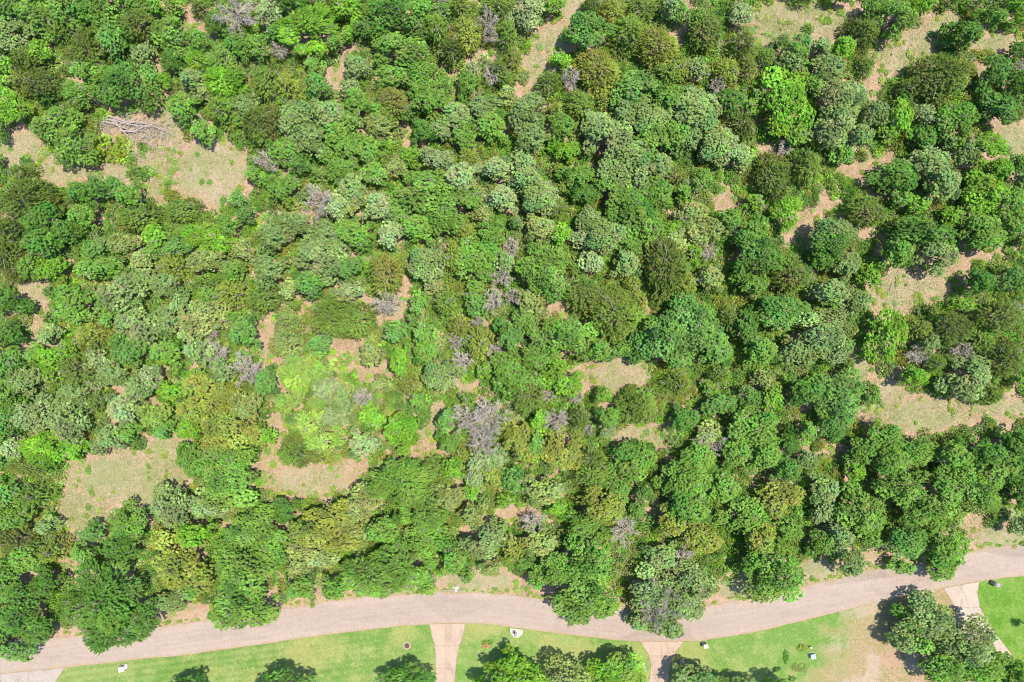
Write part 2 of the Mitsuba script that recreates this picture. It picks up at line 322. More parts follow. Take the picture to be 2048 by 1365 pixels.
def trunk_geometry(r, h, lc, lq, z0, seed):
    rng = np.random.default_rng(seed + 77)
    R = .05 + .026 * h
    fork = np.array([rng.normal(0, .1), rng.normal(0, .1), z0 * .9])
    parts = [tube([(0, 0, -.3), (0, 0, .15), fork * [.5, .5, .5], fork, fork + [0, 0, (h - z0) * .35], fork + [.1, -.1, (h - z0) * .7]], [R * 1.5, R * 1.15, R, R * .85, R * .5, R * .15], 7)]
    for c, q in zip(lc, lq):
        end = c + [0, 0, q[2] * .55]
        mid = fork * .5 + end * .5 + [rng.normal(0, .2), rng.normal(0, .2), -.06 * h]
        parts.append(tube([fork, mid, end], [R * .5, R * .3, R * .07], 4))
        for _ in range(3):
            e2 = end + unit(rng.normal(size=3)) * q * .8
            parts.append(tube([mid * .4 + end * .6, (end + e2) / 2, e2], [R * .2, R * .12, .012], 3))
    for _ in range(int(2 + r)):                          # bare dead limbs that show through the leaves
        i = rng.integers(len(lc))
        s0 = lc[i] + [0, 0, lq[i, 2] * .6]
        e = s0 + unit(rng.normal(size=3) * [1, 1, .3] + [0, 0, .75]) * (lq[i, 2] * .9 + .35)
        parts.append(tube([s0, (s0 + e) / 2 + rng.normal(0, .1, 3), e], [.07, .05, .02], 4))
        for _ in range(4):
            s1 = s0 + (e - s0) * rng.uniform(.4, 1)
            parts.append(tube([s1, s1 + unit(rng.normal(size=3) + [0, 0, .3]) * rng.uniform(.3, .9)], [.035, .012], 3))
    return join(parts)


def dead_geometry(r, h, seed):
    rng = np.random.default_rng(seed)
    R = .05 + .011 * h
    fork = np.array([0, 0, h * .30])
    main = [tube([(0, 0, -.3), (0, 0, .3), fork * .6, fork, fork + [.1, 0, h * .25], [.1, .1, h * .86]], [R * 1.4, R * 1.1, R, R * .85, R * .5, R * .1], 6)]
    tw = []
    n = int(13 + r * 3)
    for i in range(n):
        ang = 2.39996 * i + rng.uniform(-.3, .3)
        u = np.array([math.cos(ang), math.sin(ang), 0])
        reach, top = r * rng.uniform(.45, 1.08), h * rng.uniform(.5, 1.0)
        p0 = fork + [0, 0, h * rng.uniform(-.05, .4)]
        p3 = np.array([*(u[:2] * reach), top])
        p1, p2 = p0 * .66 + p3 * .34 + [0, 0, -.02 * h] + rng.normal(0, .05 * r, 3), p0 * .3 + p3 * .7 + rng.normal(0, .06 * r, 3)
        main.append(tube([p0, p1, p2, p3], [R * .42, R * .30, R * .2, .015], 4))
        for a, b in ((p0, p1), (p1, p2), (p1, p2), (p1, p2), (p2, p3), (p2, p3), (p2, p3), (p2, p3)):
            s0 = a + (b - a) * rng.random()
            dirn = unit(u * .9 + rng.normal(size=3) * .6 + [0, 0, .3])
            e = s0 + dirn * r * rng.uniform(.18, .45)
            m = (s0 + e) / 2 + rng.normal(0, .03 * r, 3)
            tw.append(tube([s0, m, e], [.034, .026, .014], 3))
            for _ in range(7):
                s1 = s0 + (e - s0) * rng.uniform(.2, 1)
                e1 = s1 + unit(dirn * .8 + rng.normal(size=3) * .8) * r * rng.uniform(.08, .2)
                tw.append(tube([s1, e1], [.021, .012], 3))
    return join(main), join(tw)


SIZES = {'O': (1.3, 2.0, 2.8, 3.7, 4.9, 6.6, 8.6), 'E': (2.6, 4.0, 5.6, 8.0), 'C': (1.3, 2.2, 3.1, 4.2, 5.6), 'B': (.6, 1.1), 'X': (1.4, 2.4, 4.2)}
HEIGHT = {'O': lambda r: 2.8 + 1.3 * r, 'E': lambda r: 2.8 + 1.15 * r, 'C': lambda r: 2.2 + 1.5 * r, 'B': lambda r: .2 + 1.2 * r, 'X': lambda r: 2.2 + 1.3 * r}
shape_cache, group_cache, tri_total = {}, {}, [0]


def group(kind, colour, r, variant):
    """The key of the shapegroup of this kind, colour and size; built when first asked for."""
    i = int(np.argmin([abs(math.log(r / s)) for s in SIZES[kind]]))
    name = f'{kind}_{colour}_{i}_{variant}'
    if name in group_cache:
        return group_cache[name]
    r0 = SIZES[kind][i]
    h0 = HEIGHT[kind](r0)
    seed = 1000 * 'OECBX'.index(kind) + 10 * i + variant
    if (kind, i, variant) not in shape_cache:
        if kind == 'X':
            shape_cache[kind, i, variant] = [mikit.ply(m, b) for m, b in zip(dead_geometry(r0, h0, seed), ('dead_bark', 'dead_wood'))]
        else:
            v, f, t, lobes = crown_geometry(kind, r0, h0, seed)
            shape_cache[kind, i, variant] = (v, f, t, mikit.ply(trunk_geometry(r0, h0, *lobes, seed), 'bark', smooth=40))
    key = 'foliage_group_' + name.lower()
    if kind == 'X':
        a, b = shape_cache[kind, i, variant]
        scene[key] = {'type': 'shapegroup', 'trunk': a, 'branches': b}
    else:
        v, f, t, tr = shape_cache[kind, i, variant]
        tri_total[0] += len(f)
        crown = mikit.ply((v, f), 'leaf', color=np.clip(t * np.array(COL[colour]), 0.005, .8))
        scene[key] = {'type': 'shapegroup', 'foliage': crown} if kind == 'B' else {'type': 'shapegroup', 'trunk': tr, 'crown': crown}
    group_cache[name] = key, r0, h0
    return group_cache[name]


counts = {}


def numbered(name):
    counts[name] = counts.get(name, 0) + 1
    return name if counts[name] == 1 else f'{name}_{counts[name] - 1:03d}'


NOUN = {'O': 'broadleaf_tree', 'E': 'feathery_tree', 'C': 'evergreen_tree', 'B': 'shrub', 'X': 'dead_tree'}
plants = []


def place(kind, colour, x, y, rx, ry, tall=1.0, name=None):
    """A tree whose crown, seen from the drone, stands at the photograph's pixel (x, y) with half-axes rx, ry in pixels."""
    rng = random.Random(int(x * 13 + y * 7919 + rx))
    r = math.sqrt(rx * ry) * S
    h = HEIGHT[kind](r) * tall * rng.uniform(.82, 1.2)
    k = (H - .42 * h) / H
    edge = ((abs(x - CL[:, 0]) < CL[:, 2] + rx + 8) & (abs(y - CL[:, 1]) < CL[:, 3] + ry + 8)).any() or y > 1150
    grow = 1.02 if edge or kind in 'BX' else 1.15           # deep in the woods the crowns grow into each other
    key_g, r0, h0 = group(kind, colour, r * k, rng.randrange(2))
    turn = rng.randrange(4) * 90 + rng.uniform(-12, 12)
    key = name or numbered(NOUN[kind])
    scene[key] = {'type': 'instance', 'group': {'type': 'ref', 'id': key_g},
                  'to_world': T().translate([gx(x) * k, gy(y) * k, 0]).scale([grow * rx * S * k / r0, grow * ry * S * k / r0, h / h0]).rotate([0, 0, 1], turn)}
    plants.append((key, kind, 'x' if kind == 'X' else colour, x, y, rx, ry))
    return key


# x, y, half-axes in photograph pixels, then kind (O broadleaf, E feathery, C evergreen, B shrub, X dead) and colour
TREES = """
11,22,27,27,Od 33,0,26,26,Om 84,40,38,38,Om 92,7,29,29,Od 143,22,40,40,Om 176,26,35,35,Od 227,15,40,40,Om 286,11,35,35,Om 319,18,20,20,Ol 26,79,42,35,Os 55,121,31,31,Ck 15,143,26,26,Ol 84,114,24,24,Ol 110,134,18,15,By
172,106,46,49,Ck 179,154,26,26,Om 234,84,31,38,Oe 282,51,40,31,Cg 293,110,27,27,Os 355,77,46,42,Om 352,128,31,31,Od 407,92,29,29,Om 403,125,27,27,El 451,136,37,37,Em 352,15,18,18,Ol 397,15,16,16,Ck 436,55,27,29,Od 480,37,37,35,Xx
542,37,26,29,Op 480,97,29,29,Od 524,101,26,26,Om 564,110,15,15,Xx 623,66,60,48,El 579,7,29,29,Od 637,5,33,22,Cg 685,15,26,26,Ck 637,176,29,35,Oe 632,136,20,20,Om 531,161,26,37,Cg 577,176,25,35,Co 397,165,35,26,Os 383,170,14,14,Xx
454,172,38,38,El 421,190,22,22,Oh 264,172,51,53,Od 370,220,37,35,Om 445,227,27,31,Cg 410,269,24,29,Om 469,205,18,18,Os 92,176,38,33,Ck 55,165,26,26,Co 20,198,26,26,Ol 40,220,26,26,El 172,194,42,27,Em 114,253,49,38,Om 158,293,38,42,Om
136,319,18,18,Om 216,291,23,29,Bt 249,289,16,16,Bt 238,310,22,18,Bt 258,322,12,12,Bl 282,297,11,11,Bm 502,216,29,29,Os 487,242,18,18,Om 527,256,44,46,Ck 601,249,40,40,Os 659,238,37,37,Os 571,211,16,16,Ol 630,220,20,15,El 623,286,37,37,Os
678,278,33,33,Om 656,310,18,18,Ol 586,300,29,29,Om 604,335,22,22,Od 564,300,26,26,Om 542,326,27,22,Xx 509,326,15,15,Om 568,377,37,37,Om 513,355,20,20,Om 593,407,16,13,By 637,355,22,16,Cg 681,344,29,29,Om 645,407,27,35,Xx 623,388,15,15,Os
683,414,27,27,Op 549,403,15,15,Cg 586,366,16,16,Oe 482,399,20,22,Oe 496,427,24,18,Oe 538,432,15,15,Be 264,344,16,15,Bm 295,348,15,15,Bm 333,366,7,8,Bm 463,324,4,5,Bm 447,400,7,7,Be 53,319,15,11,Be 48,344,26,18,Cg 442,421,5,4,Be
179,390,31,31,Od 158,403,22,22,Cg 205,377,26,26,Od 238,377,27,27,Od 271,397,31,31,Om 51,407,60,48,Ck 22,465,35,35,Ck 92,440,40,40,Od 132,465,24,24,Od 278,436,40,27,Cg 363,421,40,27,Cg 179,436,29,29,Om 458,454,31,31,Om 557,462,35,35,Os
604,454,31,31,Os 652,469,35,35,Os 689,462,22,22,Om 7,253,16,27,Od 0,319,10,18,Om 0,220,16,16,Od 205,234,15,15,Bl 227,55,26,26,Om 125,66,22,22,Cg 557,66,22,22,Od 674,92,20,20,Om 330,161,18,18,El 311,22,15,15,Om 388,205,16,16,Om
220,154,22,22,Om 698,22,29,33,El 702,70,20,20,Ol 750,70,24,29,Co 794,37,60,42,Od 885,7,14,8,Xx 885,26,18,15,Oe 918,11,22,22,Co 874,66,22,35,Cg 933,66,38,44,Co 903,103,29,29,Ck 841,62,16,16,Oh 979,51,19,27,Xx 984,82,14,11,Xx
995,15,35,27,Cg 1054,29,37,40,Op 1109,15,24,24,Ol 1015,66,21,29,Cg 1028,123,21,31,Co 999,139,20,20,Cg 984,154,18,20,Xx 1013,161,22,22,Cg 973,121,16,16,Bp 1171,70,46,40,Oe 1120,128,22,22,Ol 1094,168,31,27,Cg 1142,161,20,20,Xx 1200,143,48,46,Co
1204,205,14,14,Co 1156,205,35,29,Cg 1222,22,33,31,Co 1182,15,22,22,Ck 1288,22,33,26,Cg 1259,70,37,37,Cg 1317,95,46,42,Co 1343,15,26,29,Os 1339,154,31,26,Cg 1369,143,22,22,Co 1273,183,46,35,Oe 1332,198,33,33,Om 713,139,31,31,Os 702,176,22,22,Op
779,207,33,29,Co 805,110,51,37,Om 786,158,42,27,Om 848,161,38,38,Om 863,205,40,35,Om 933,172,27,35,Om 944,147,18,18,Op 1012,194,24,20,Oh 717,209,33,33,Om 764,234,29,29,Om 702,249,27,27,Om 757,256,35,26,Oh 848,267,29,27,Od 702,293,35,35,Om
740,304,31,31,Om 823,311,22,22,Ol 753,348,27,27,Om 794,341,22,22,Oh 698,337,20,20,Om 706,377,33,33,Os 717,403,22,22,Oh 914,238,42,31,Os 885,264,22,22,Os 969,223,38,27,Os 984,256,35,35,Om 933,275,33,33,Om 933,315,22,18,Co 878,322,33,27,Op
922,357,38,35,Op 1046,234,38,35,Os 1057,282,38,33,Os 1072,205,27,20,Os 1112,223,18,18,Co 1120,256,31,29,Om 1134,304,32,24,Ol 1189,253,27,31,Op 1215,282,46,48,Os 1251,234,31,31,Os 1299,242,40,37,Os 1358,220,27,27,Os 1255,315,44,35,Os 1303,293,40,40,Om
1347,275,33,33,Om 1229,348,40,40,Os 1284,348,38,38,Os 995,341,31,26,Op 1043,330,27,27,Os 1057,366,42,33,Os 1008,399,37,35,Op 1079,396,42,35,Os 1110,337,15,13,Co 1156,355,35,29,Om 1171,388,35,26,Od 1127,377,13,18,Co 1222,385,38,38,Om 1266,414,42,40,Od
1310,388,37,37,Om 1354,359,27,26,Co 1369,396,16,16,Ol 841,388,59,40,Om 911,410,42,35,Om 841,458,40,33,Om 801,425,24,24,Om 889,447,33,33,Om 759,418,32,31,Op 784,473,27,27,Op 717,473,38,29,Om 691,425,24,24,Oh 953,396,18,18,Oe 973,432,22,20,Oh
933,465,24,22,Co 984,469,38,33,Om 1032,447,15,15,Oe 1079,458,33,29,Oh 1123,473,22,22,Ol 1112,421,24,24,Cg 1175,443,31,33,Os 1164,476,29,22,Op 1222,469,38,31,Os 1281,451,40,40,Om 1339,458,22,20,Ol 1365,440,18,18,Os 1347,487,27,27,Oh 1024,495,18,18,Xx
1251,480,26,26,Om 1317,337,29,29,Os 819,227,18,18,Od 885,176,22,22,Om 1310,147,18,18,Ck 1134,77,15,15,Om 1046,154,11,11,Bp 1355,29,20,26,Om 1414,66,38,42,Cg 1476,40,27,26,Op 1484,92,30,27,Ck 1388,37,22,22,Om 1612,-8,29,16,Cg 1678,-2,31,13,Od
1736,15,22,22,Om 1784,44,42,37,Om 1828,18,35,26,Ol 1850,7,18,18,Oh 1897,4,20,15,Ck 1722,66,35,35,Ck 1681,104,29,29,Ol 1729,132,18,27,Cg 1619,55,12,11,Bm 1559,88,18,16,Od 1599,92,21,26,Oe 1582,114,26,26,Om 1641,99,22,22,Os 1531,121,22,24,Cg
1396,143,22,24,Os 1451,150,29,29,Co 1429,176,15,15,Xx 1491,139,20,27,Co 1359,147,22,22,Co 1462,201,26,26,Od 1568,205,51,60,Ol 1498,216,18,18,Ol 1582,132,27,27,Os 1648,143,38,31,Os 1678,205,51,49,Os 1656,260,44,40,Os 1714,278,31,31,Os 1744,234,31,31,Os
1678,311,24,26,Om 1623,176,20,20,Om 1793,238,27,44,Ol 1769,271,18,18,Ol 1487,253,25,33,Ck 1520,190,18,18,Om 1385,227,51,48,Os 1432,293,44,40,Os 1370,278,31,31,Os 1473,315,27,27,Os 1363,190,22,22,Oe 1872,161,68,46,Ck 1919,143,35,26,Co 1843,234,22,20,Op
1897,249,40,38,Om 1810,183,26,26,Ck 1843,278,29,29,Od 1978,147,31,40,Oe 2026,172,29,29,Od 2037,141,16,18,Xx 1971,205,22,22,Od 2000,227,40,31,Oe 2029,106,22,16,Od 2033,205,22,22,Om 1923,70,38,33,Od 1978,41,31,26,Om 2026,22,31,29,Ol 1949,7,16,16,Cg
1897,84,18,18,Od 1546,355,38,44,Ck 1614,330,34,44,Cg 1564,299,16,15,Xx 1788,355,49,40,Od 1850,330,44,35,Os 1872,377,37,38,Os 1795,399,22,18,Om 1923,311,29,27,Os 1963,300,42,31,El 1985,341,31,31,Ol 1960,385,42,38,Ol 1941,421,29,20,Ol 1828,414,23,18,Ol
2029,330,18,26,Od 2037,374,26,31,Os 1734,427,41,33,Cg 1656,473,46,40,Os 1509,407,20,16,Ol 1568,429,31,35,El 1604,401,15,14,Be 1454,440,31,27,Om 1506,476,37,37,Om 1388,425,37,26,Oh 1414,462,35,31,Oh 1366,381,22,22,Om 1399,370,27,27,Om 1355,454,15,15,Ol
1835,469,66,35,Od 1952,458,40,40,Om 1897,429,20,20,Ol 2018,447,31,31,Om 2007,407,27,27,Om 2040,480,18,18,Ck 1586,278,18,18,Om 1696,366,11,11,Bl 1667,388,13,13,Bl 1755,300,16,16,Bl 1890,286,18,18,Om 22,520,42,44,Ck 99,487,42,33,Od 66,529,27,27,Om
114,538,38,32,Ol 198,496,27,22,Oe 190,540,31,22,Om 234,536,33,24,Om 289,525,24,24,Oh 260,490,34,26,Oh 315,505,24,22,Om 319,472,26,26,Ol 361,498,29,20,Oe 403,470,37,22,El 443,485,35,26,El 346,532,26,24,Co 421,525,46,27,Oh 495,501,24,22,Oh
370,554,14,11,Bl 410,565,29,16,Cg 465,545,22,22,Om 462,587,31,29,Co 418,591,22,22,Om 549,479,38,29,Os 538,538,40,31,Os 648,523,49,40,Os 623,567,37,33,Oe 678,498,22,22,Os 586,580,27,24,Oh 527,598,40,27,Cg 689,586,16,16,Oh 22,604,40,35,Od
26,670,37,29,Od 106,593,22,18,Be 161,611,48,42,Om 104,637,18,18,Cg 223,637,22,22,Om 108,670,27,22,Os 249,586,46,37,Os 282,556,37,26,Os 286,655,48,37,Os 341,575,31,31,Os 341,640,31,33,Os 190,675,42,31,Co 267,699,38,35,Oe 110,714,42,27,Ol
143,695,18,18,Ol 114,747,18,18,Ol 407,637,46,33,Oh 425,662,24,20,Xx 440,706,27,26,Xx 498,666,33,37,Oe 403,703,26,26,Os 341,706,37,29,Om 502,738,31,31,Xx 447,739,26,26,Os 385,670,22,22,Oh 473,640,18,18,Om 15,732,29,33,Oe 55,758,38,33,Os
22,791,33,33,Om 158,739,33,31,Cg 198,728,27,24,Op 234,754,38,27,Os 286,780,26,29,Os 154,791,38,29,Os 203,805,26,26,Cg 256,813,38,35,Op 77,831,37,35,Op 147,846,38,40,Os 315,754,24,24,Op 392,754,24,24,Ol 355,783,38,22,Ol 319,829,35,29,Oy
333,857,26,24,Oe 410,772,42,33,Oo 462,783,33,27,Oo 498,809,38,37,Oh 399,813,42,29,Oo 451,853,60,44,Oo 513,868,31,29,Oo 385,857,26,29,Ol 385,908,27,37,Om 542,871,16,22,Ol 538,765,27,35,Oe 579,690,38,33,Ch 582,637,29,16,Ch 641,690,32,23,Oe
659,644,51,38,Cg 601,754,46,42,Ey 590,725,27,18,Ep 656,772,26,24,Op 623,739,33,33,Ey 678,723,22,18,By 582,802,29,27,Ey 615,846,33,26,Ey 676,831,31,26,Op 590,838,18,13,Oe 648,882,35,29,Ey 586,908,32,31,Cg 637,908,29,22,Co 685,798,22,29,Os
637,802,18,18,Ey 678,853,18,18,Ey 22,824,33,29,Oe 15,857,31,31,Od 99,893,55,38,El 161,897,26,26,Ol 33,897,22,26,Op 234,868,35,33,Os 267,864,31,20,Om 205,886,20,20,Os 11,915,22,22,Oe 70,930,44,22,Cg 458,930,55,37,Om 190,765,18,18,Os
432,890,22,22,Oo 370,615,22,22,Os 77,706,22,22,Om 40,706,20,20,Om 593,611,16,11,Cg 698,534,35,31,Oe 768,547,38,46,Co 702,586,31,22,Op 856,531,42,44,Os 870,576,22,15,Oh 951,520,49,48,Om 907,512,20,35,Co 1010,523,20,26,Os 1090,549,55,51,Om
1079,501,24,24,Om 1149,538,15,18,Cg 1006,556,20,18,Xx 988,602,18,24,Xx 775,611,35,24,Xx 1026,593,16,16,Xx 949,608,25,26,Oe 841,608,24,27,Om 896,608,27,27,Cg 1054,604,27,26,Oh 709,644,44,37,Cg 797,666,32,23,Oe 852,670,24,26,Om 918,657,24,24,Co
880,681,20,18,Oh 958,644,14,10,Xx 984,639,16,12,By 914,684,17,13,Xx 925,721,19,20,Xx 960,690,26,35,Co 1021,670,29,38,Oe 1065,659,20,26,Om 742,710,27,26,Oh 801,721,26,40,Ol 852,703,29,29,Om 883,752,41,36,Os 816,769,23,23,Co 969,739,18,18,Ol
988,703,14,20,Xx 1010,736,37,37,Om 1068,717,37,27,Om 1035,761,42,31,Om 1120,754,48,35,Ol 1050,787,35,35,Cg 935,796,19,14,Om 1138,673,55,48,Om 1171,589,40,35,Cg 1233,629,55,51,Cg 1262,567,20,20,Co 1196,703,35,27,Om 1237,703,26,22,Om 1182,523,24,26,Op
1251,531,31,31,Os 1204,479,44,33,Os 1336,531,46,59,Ck 1266,490,29,29,Om 1328,677,59,64,Oe 1336,648,24,24,Op 1281,699,29,29,Oe 1347,758,31,20,Cg 728,794,20,16,Xx 764,772,27,20,Oh 702,780,20,20,By 750,831,26,26,Ol 805,860,42,40,Ol 728,888,38,35,Op
827,827,22,22,Be 933,835,34,26,Xx 982,833,32,29,Xx 960,864,29,23,Xx 969,891,31,24,Xx 969,813,20,16,Xx 1116,838,27,25,Xx 1092,791,15,12,Xx 1153,794,14,15,Xx 1178,857,10,10,Xx 892,838,22,27,Oe 900,882,27,29,Om 925,908,22,22,Co 1035,871,35,37,Oo
1076,842,22,26,Ol 1160,838,22,26,Cg 1204,794,21,18,Ol 1215,831,32,26,Om 1281,816,46,46,Cg 1281,791,24,24,Om 1120,897,40,38,Oo 1068,890,20,29,Om 808,930,37,22,Om 863,930,29,18,Cg 958,926,26,26,Op 991,923,20,20,Os 1189,919,31,29,Cg 1251,901,40,27,Od
1288,912,31,29,Om 1358,842,29,29,Od 1083,761,22,22,Om 936,684,15,15,Om 827,640,15,15,Om 1046,633,22,22,Om 1215,860,22,15,Ep 753,688,22,15,By 834,736,16,13,By 936,754,16,11,Bl 841,802,22,22,Om 1396,468,37,29,Oh 1414,507,16,15,Xx 1386,505,15,18,Ol
1418,556,29,29,Oh 1370,571,29,29,Co 1509,512,55,51,Od 1502,567,35,27,Om 1582,549,37,35,Cg 1648,490,44,37,Od 1685,527,33,33,Os 1634,523,29,29,Od 1740,553,24,29,Ol 1782,512,37,37,Om 1861,512,44,40,Os 1824,472,40,26,Od 1963,476,48,33,Om 2011,560,40,31,Oe
1949,567,33,29,Od 2022,620,27,18,Xx 1927,611,27,16,Ol 1861,622,18,15,Ck 1381,655,62,57,Oe 1432,703,33,33,Oe 1451,633,22,22,Cg 1553,626,46,38,Oe 1491,655,31,40,Od 1656,586,40,31,Os 1707,604,35,31,Os 1641,670,60,46,Os 1586,706,38,31,Os 1516,703,37,33,Om
1769,670,42,57,Ol 1832,655,27,24,Co 1890,655,40,31,Ck 1993,640,44,33,Cg 1828,712,27,20,Xx 1916,701,20,18,Xx 1850,688,20,20,Os 1821,754,33,24,Ol 1923,758,53,46,Os 2004,717,44,37,Ck 1971,787,35,26,Cg 2037,758,20,20,Ol 1861,725,20,20,Cg 1956,684,33,33,Cg
1436,747,24,22,Cg 1359,765,20,20,Co 1414,772,16,16,Ol 1667,794,60,60,Oe 1604,780,37,31,Od 1733,794,22,26,Om 1694,730,15,16,Cg 1527,758,20,20,Oh 1538,802,23,31,Ol 1491,794,26,26,Od 1436,809,42,27,Oe 1370,835,31,31,Od 1416,864,29,22,Oh 1410,886,35,23,Xx
1498,857,53,44,Om 1524,908,37,31,Om 1392,923,38,27,Om 1465,901,33,33,Om 1604,864,27,27,Om 1652,853,33,33,Oe 1575,882,29,29,Od 1758,879,44,40,Om 1714,901,33,33,Om 1824,904,44,33,Om 1897,908,38,33,Om 1956,901,40,35,Od 2018,879,35,37,Od 2022,930,35,35,Od
1738,847,12,12,Xx 1604,919,29,29,Os 22,986,35,33,Oe 73,990,38,24,Cg 40,1026,40,31,Om 103,1048,26,20,Os 33,1077,42,31,Ck 114,1099,24,29,Co 62,1114,42,33,Om 22,1143,37,33,Om 103,1158,33,33,Od 48,1180,37,37,Od 59,1220,57,48,Od 15,1224,26,26,Om
26,1279,48,40,Oe 77,1261,27,27,Od 271,1041,40,37,Om 190,1066,29,22,Oe 256,1088,42,29,Od 176,1099,26,26,Om 220,1184,82,73,Ed 234,1253,66,44,Ed 300,1224,33,33,Ed 352,1012,38,51,Os 462,957,71,55,Om 399,927,26,26,Om 410,1004,27,27,Os 436,1017,24,16,Op
399,1063,46,29,Ol 366,1114,60,51,Oo 326,1081,24,22,Oo 513,1055,60,44,Om 498,1136,70,55,Om 487,1206,71,51,Om 352,1198,40,27,Os 396,1173,27,22,Om 571,1015,35,29,Od 656,1052,60,48,Oo 630,1092,48,33,Oh 648,1114,29,16,Op 608,1169,38,29,Om 674,1169,35,27,Om
385,1369,46,29,Od 570,1367,57,37,Od 542,1088,44,44,Om 604,1129,26,26,Oh 458,1099,29,29,Om 805,960,66,48,Em 728,1001,38,42,Oh 731,997,20,22,Op 702,1037,37,37,Oh 713,1074,26,26,Oh 845,1019,40,40,Em 900,990,35,27,Oh 951,1026,33,33,Oh 914,935,27,26,Ol
951,949,20,26,Op 990,949,24,27,Oo 1032,957,27,27,Oe 947,979,20,20,Ol 1010,1001,21,15,Ol 1087,979,44,31,Oh 1112,1012,24,15,Ol 1065,1037,24,18,Xx 856,1070,51,33,Om 772,1055,40,31,Om 812,1118,55,40,Em 742,1143,55,46,Em 834,1158,44,27,Em 772,1173,29,22,Em
966,1077,48,38,Os 911,1114,37,37,Om 980,1129,29,18,Oh 933,1147,16,16,Om 1021,1092,22,29,Oo 1079,1081,38,31,Oh 1175,1114,62,55,Om 1171,1180,70,55,Om 1112,1129,40,40,Om 1076,1151,27,24,Om 1153,1231,29,22,Om 1167,1041,38,27,Om 1204,1012,48,33,Oo 1185,953,40,31,Cg
1262,924,48,40,Om 1229,979,33,33,Om 1244,1055,27,29,Xx 1295,1041,27,18,Be 1273,1012,20,20,Om 1321,1107,38,29,Os 1303,1176,57,48,Os 1354,1195,40,40,Os 1281,1235,33,29,Os 1339,1250,31,26,Os 1310,1235,33,26,Os 1295,1176,35,31,Xt 1336,1191,31,27,Xt 1303,1217,24,22,Xt
1361,1110,20,20,Xx 1339,1041,37,35,Oo 1350,953,40,42,Om 1284,986,22,22,Od 1358,1012,35,35,Od 1021,1323,42,33,Ol 1052,1354,48,35,Ol 991,1356,48,35,Ol 1134,1350,49,38,Oh 1229,1341,55,46,Ol 1239,1332,42,35,Oy 816,1352,57,35,Ed 1367,1350,35,29,Os 1043,1121,22,16,Om
999,909,22,18,Ow 951,920,18,18,Om 1112,909,29,29,Oo 1054,902,29,29,Oo 1377,957,44,44,Om 1396,913,37,37,Om 1443,975,40,35,Om 1381,1019,40,29,Om 1495,1026,48,40,Om 1553,997,48,37,Oo 1575,1048,37,33,Om 1513,1066,37,37,Oo 1414,1081,35,27,Oo 1381,1070,26,26,Oo
1568,938,35,35,Od 1524,902,33,33,Om 1546,1143,66,55,Om 1495,1129,29,29,Om 1670,1070,38,31,Os 1689,1114,37,37,Os 1634,1081,31,31,Om 1711,1019,46,48,Om 1700,938,24,29,Ol 1769,916,44,37,Om 1788,968,55,40,Om 1857,986,55,44,Om 1821,1019,33,33,Om 1934,986,55,48,Om
1908,938,33,33,Om 1806,1081,46,40,Oe 1883,1092,51,48,Om 1799,1129,29,20,Om 1868,1136,29,22,Om 1982,935,48,40,Om 2033,986,29,31,Od 2029,1044,26,26,Os 2026,887,29,29,Od 1736,1070,26,26,Om 1641,975,33,33,Os 1641,1023,26,26,Os 1385,1162,46,40,Os 1377,1213,26,26,Os
1848,1235,68,46,Os 1919,1279,66,51,Os 1875,1316,59,48,Om 1956,1330,55,44,Om 1817,1235,33,33,Om 1795,1275,33,26,Os 2026,1338,33,29,Om 1381,1358,53,37,Os 1469,1369,48,26,Os 1553,1365,35,24,Od 1432,1367,33,26,Om 2040,1356,40,35,Om 2007,1358,31,26,Om 2055,1251,10,10,Om
"""
everything = []
for row in TREES.split():
    x, y, rx, ry, kc = row.split(',')
    everything.append((kc[0], kc[1], float(x), float(y), float(rx), float(ry)))
oaks = sorted((t for t in everything if t[0] == 'O'), key=lambda t: -t[4] * t[5])
rest = set(oaks[300:])                       # past 300 of a kind the smallest make up one thicket
for i, t in enumerate(everything):
    if t in rest:
        place(*t, name=f'understorey_thicket__{i + 1:03d}')
    else:
        place(*t, tall=1.5 if t[1] == 't' and t[0] == 'X' else 1.0)
plants = [p for p in plants if not p[0].startswith('understorey')]
labels['understorey_thicket'] = {'kind': 'stuff', 'label': 'small leafy young trees filling the gaps of the woods', 'category': 'undergrowth'}

# ------------------------------------------------------------------ undergrowth, grass
rng = np.random.default_rng(11)
ARR = np.array([t[2:] for t in everything if t[0] != 'X'])
road_line = np.stack([north[:, 0], north[:, 1]], 1)
nu = 0
for yy in np.arange(-30, 1260, 13.0):
    for xx in np.arange(-40, 2090, 13.0):
        x, y = xx + rng.uniform(-6, 6), yy + rng.uniform(-6, 6)
        if y > np.interp(x, road_line[:, 0], road_line[:, 1]) - 22:
            continue
        if (((x - CL[:, 0]) / (CL[:, 2] + 9)) ** 2 + ((y - CL[:, 1]) / (CL[:, 3] + 9)) ** 2 < 1).any():
            continue
        if ((x - 275) / 80) ** 2 + ((y - 258) / 34) ** 2 < 1:
            continue
        if (((x - ARR[:, 0]) / ARR[:, 2]) ** 2 + ((y - ARR[:, 1]) / ARR[:, 3]) ** 2 < .62).any() or rng.random() < .12:
            continue
        nu += 1
        r = rng.uniform(7, 15)
        place('B', 'mmodlsgh'[rng.integers(8)], x, y, r, r * rng.uniform(.8, 1.2), name=f'undergrowth__{nu:03d}')
for x, y, rx, ry in CLEAR:                   # weeds that dot the clearings
    for _ in range(int(rx * ry / 700)):
        a_, f_ = rng.uniform(0, 2 * math.pi), math.sqrt(rng.random()) * .92
        nu += 1
        r = rng.uniform(2.5, 6)
        place('B', 'mghlo'[rng.integers(5)], x + rx * f_ * math.cos(a_), y + ry * f_ * math.sin(a_), r, r * rng.uniform(.7, 1.3), .6, name=f'undergrowth__{nu:03d}')
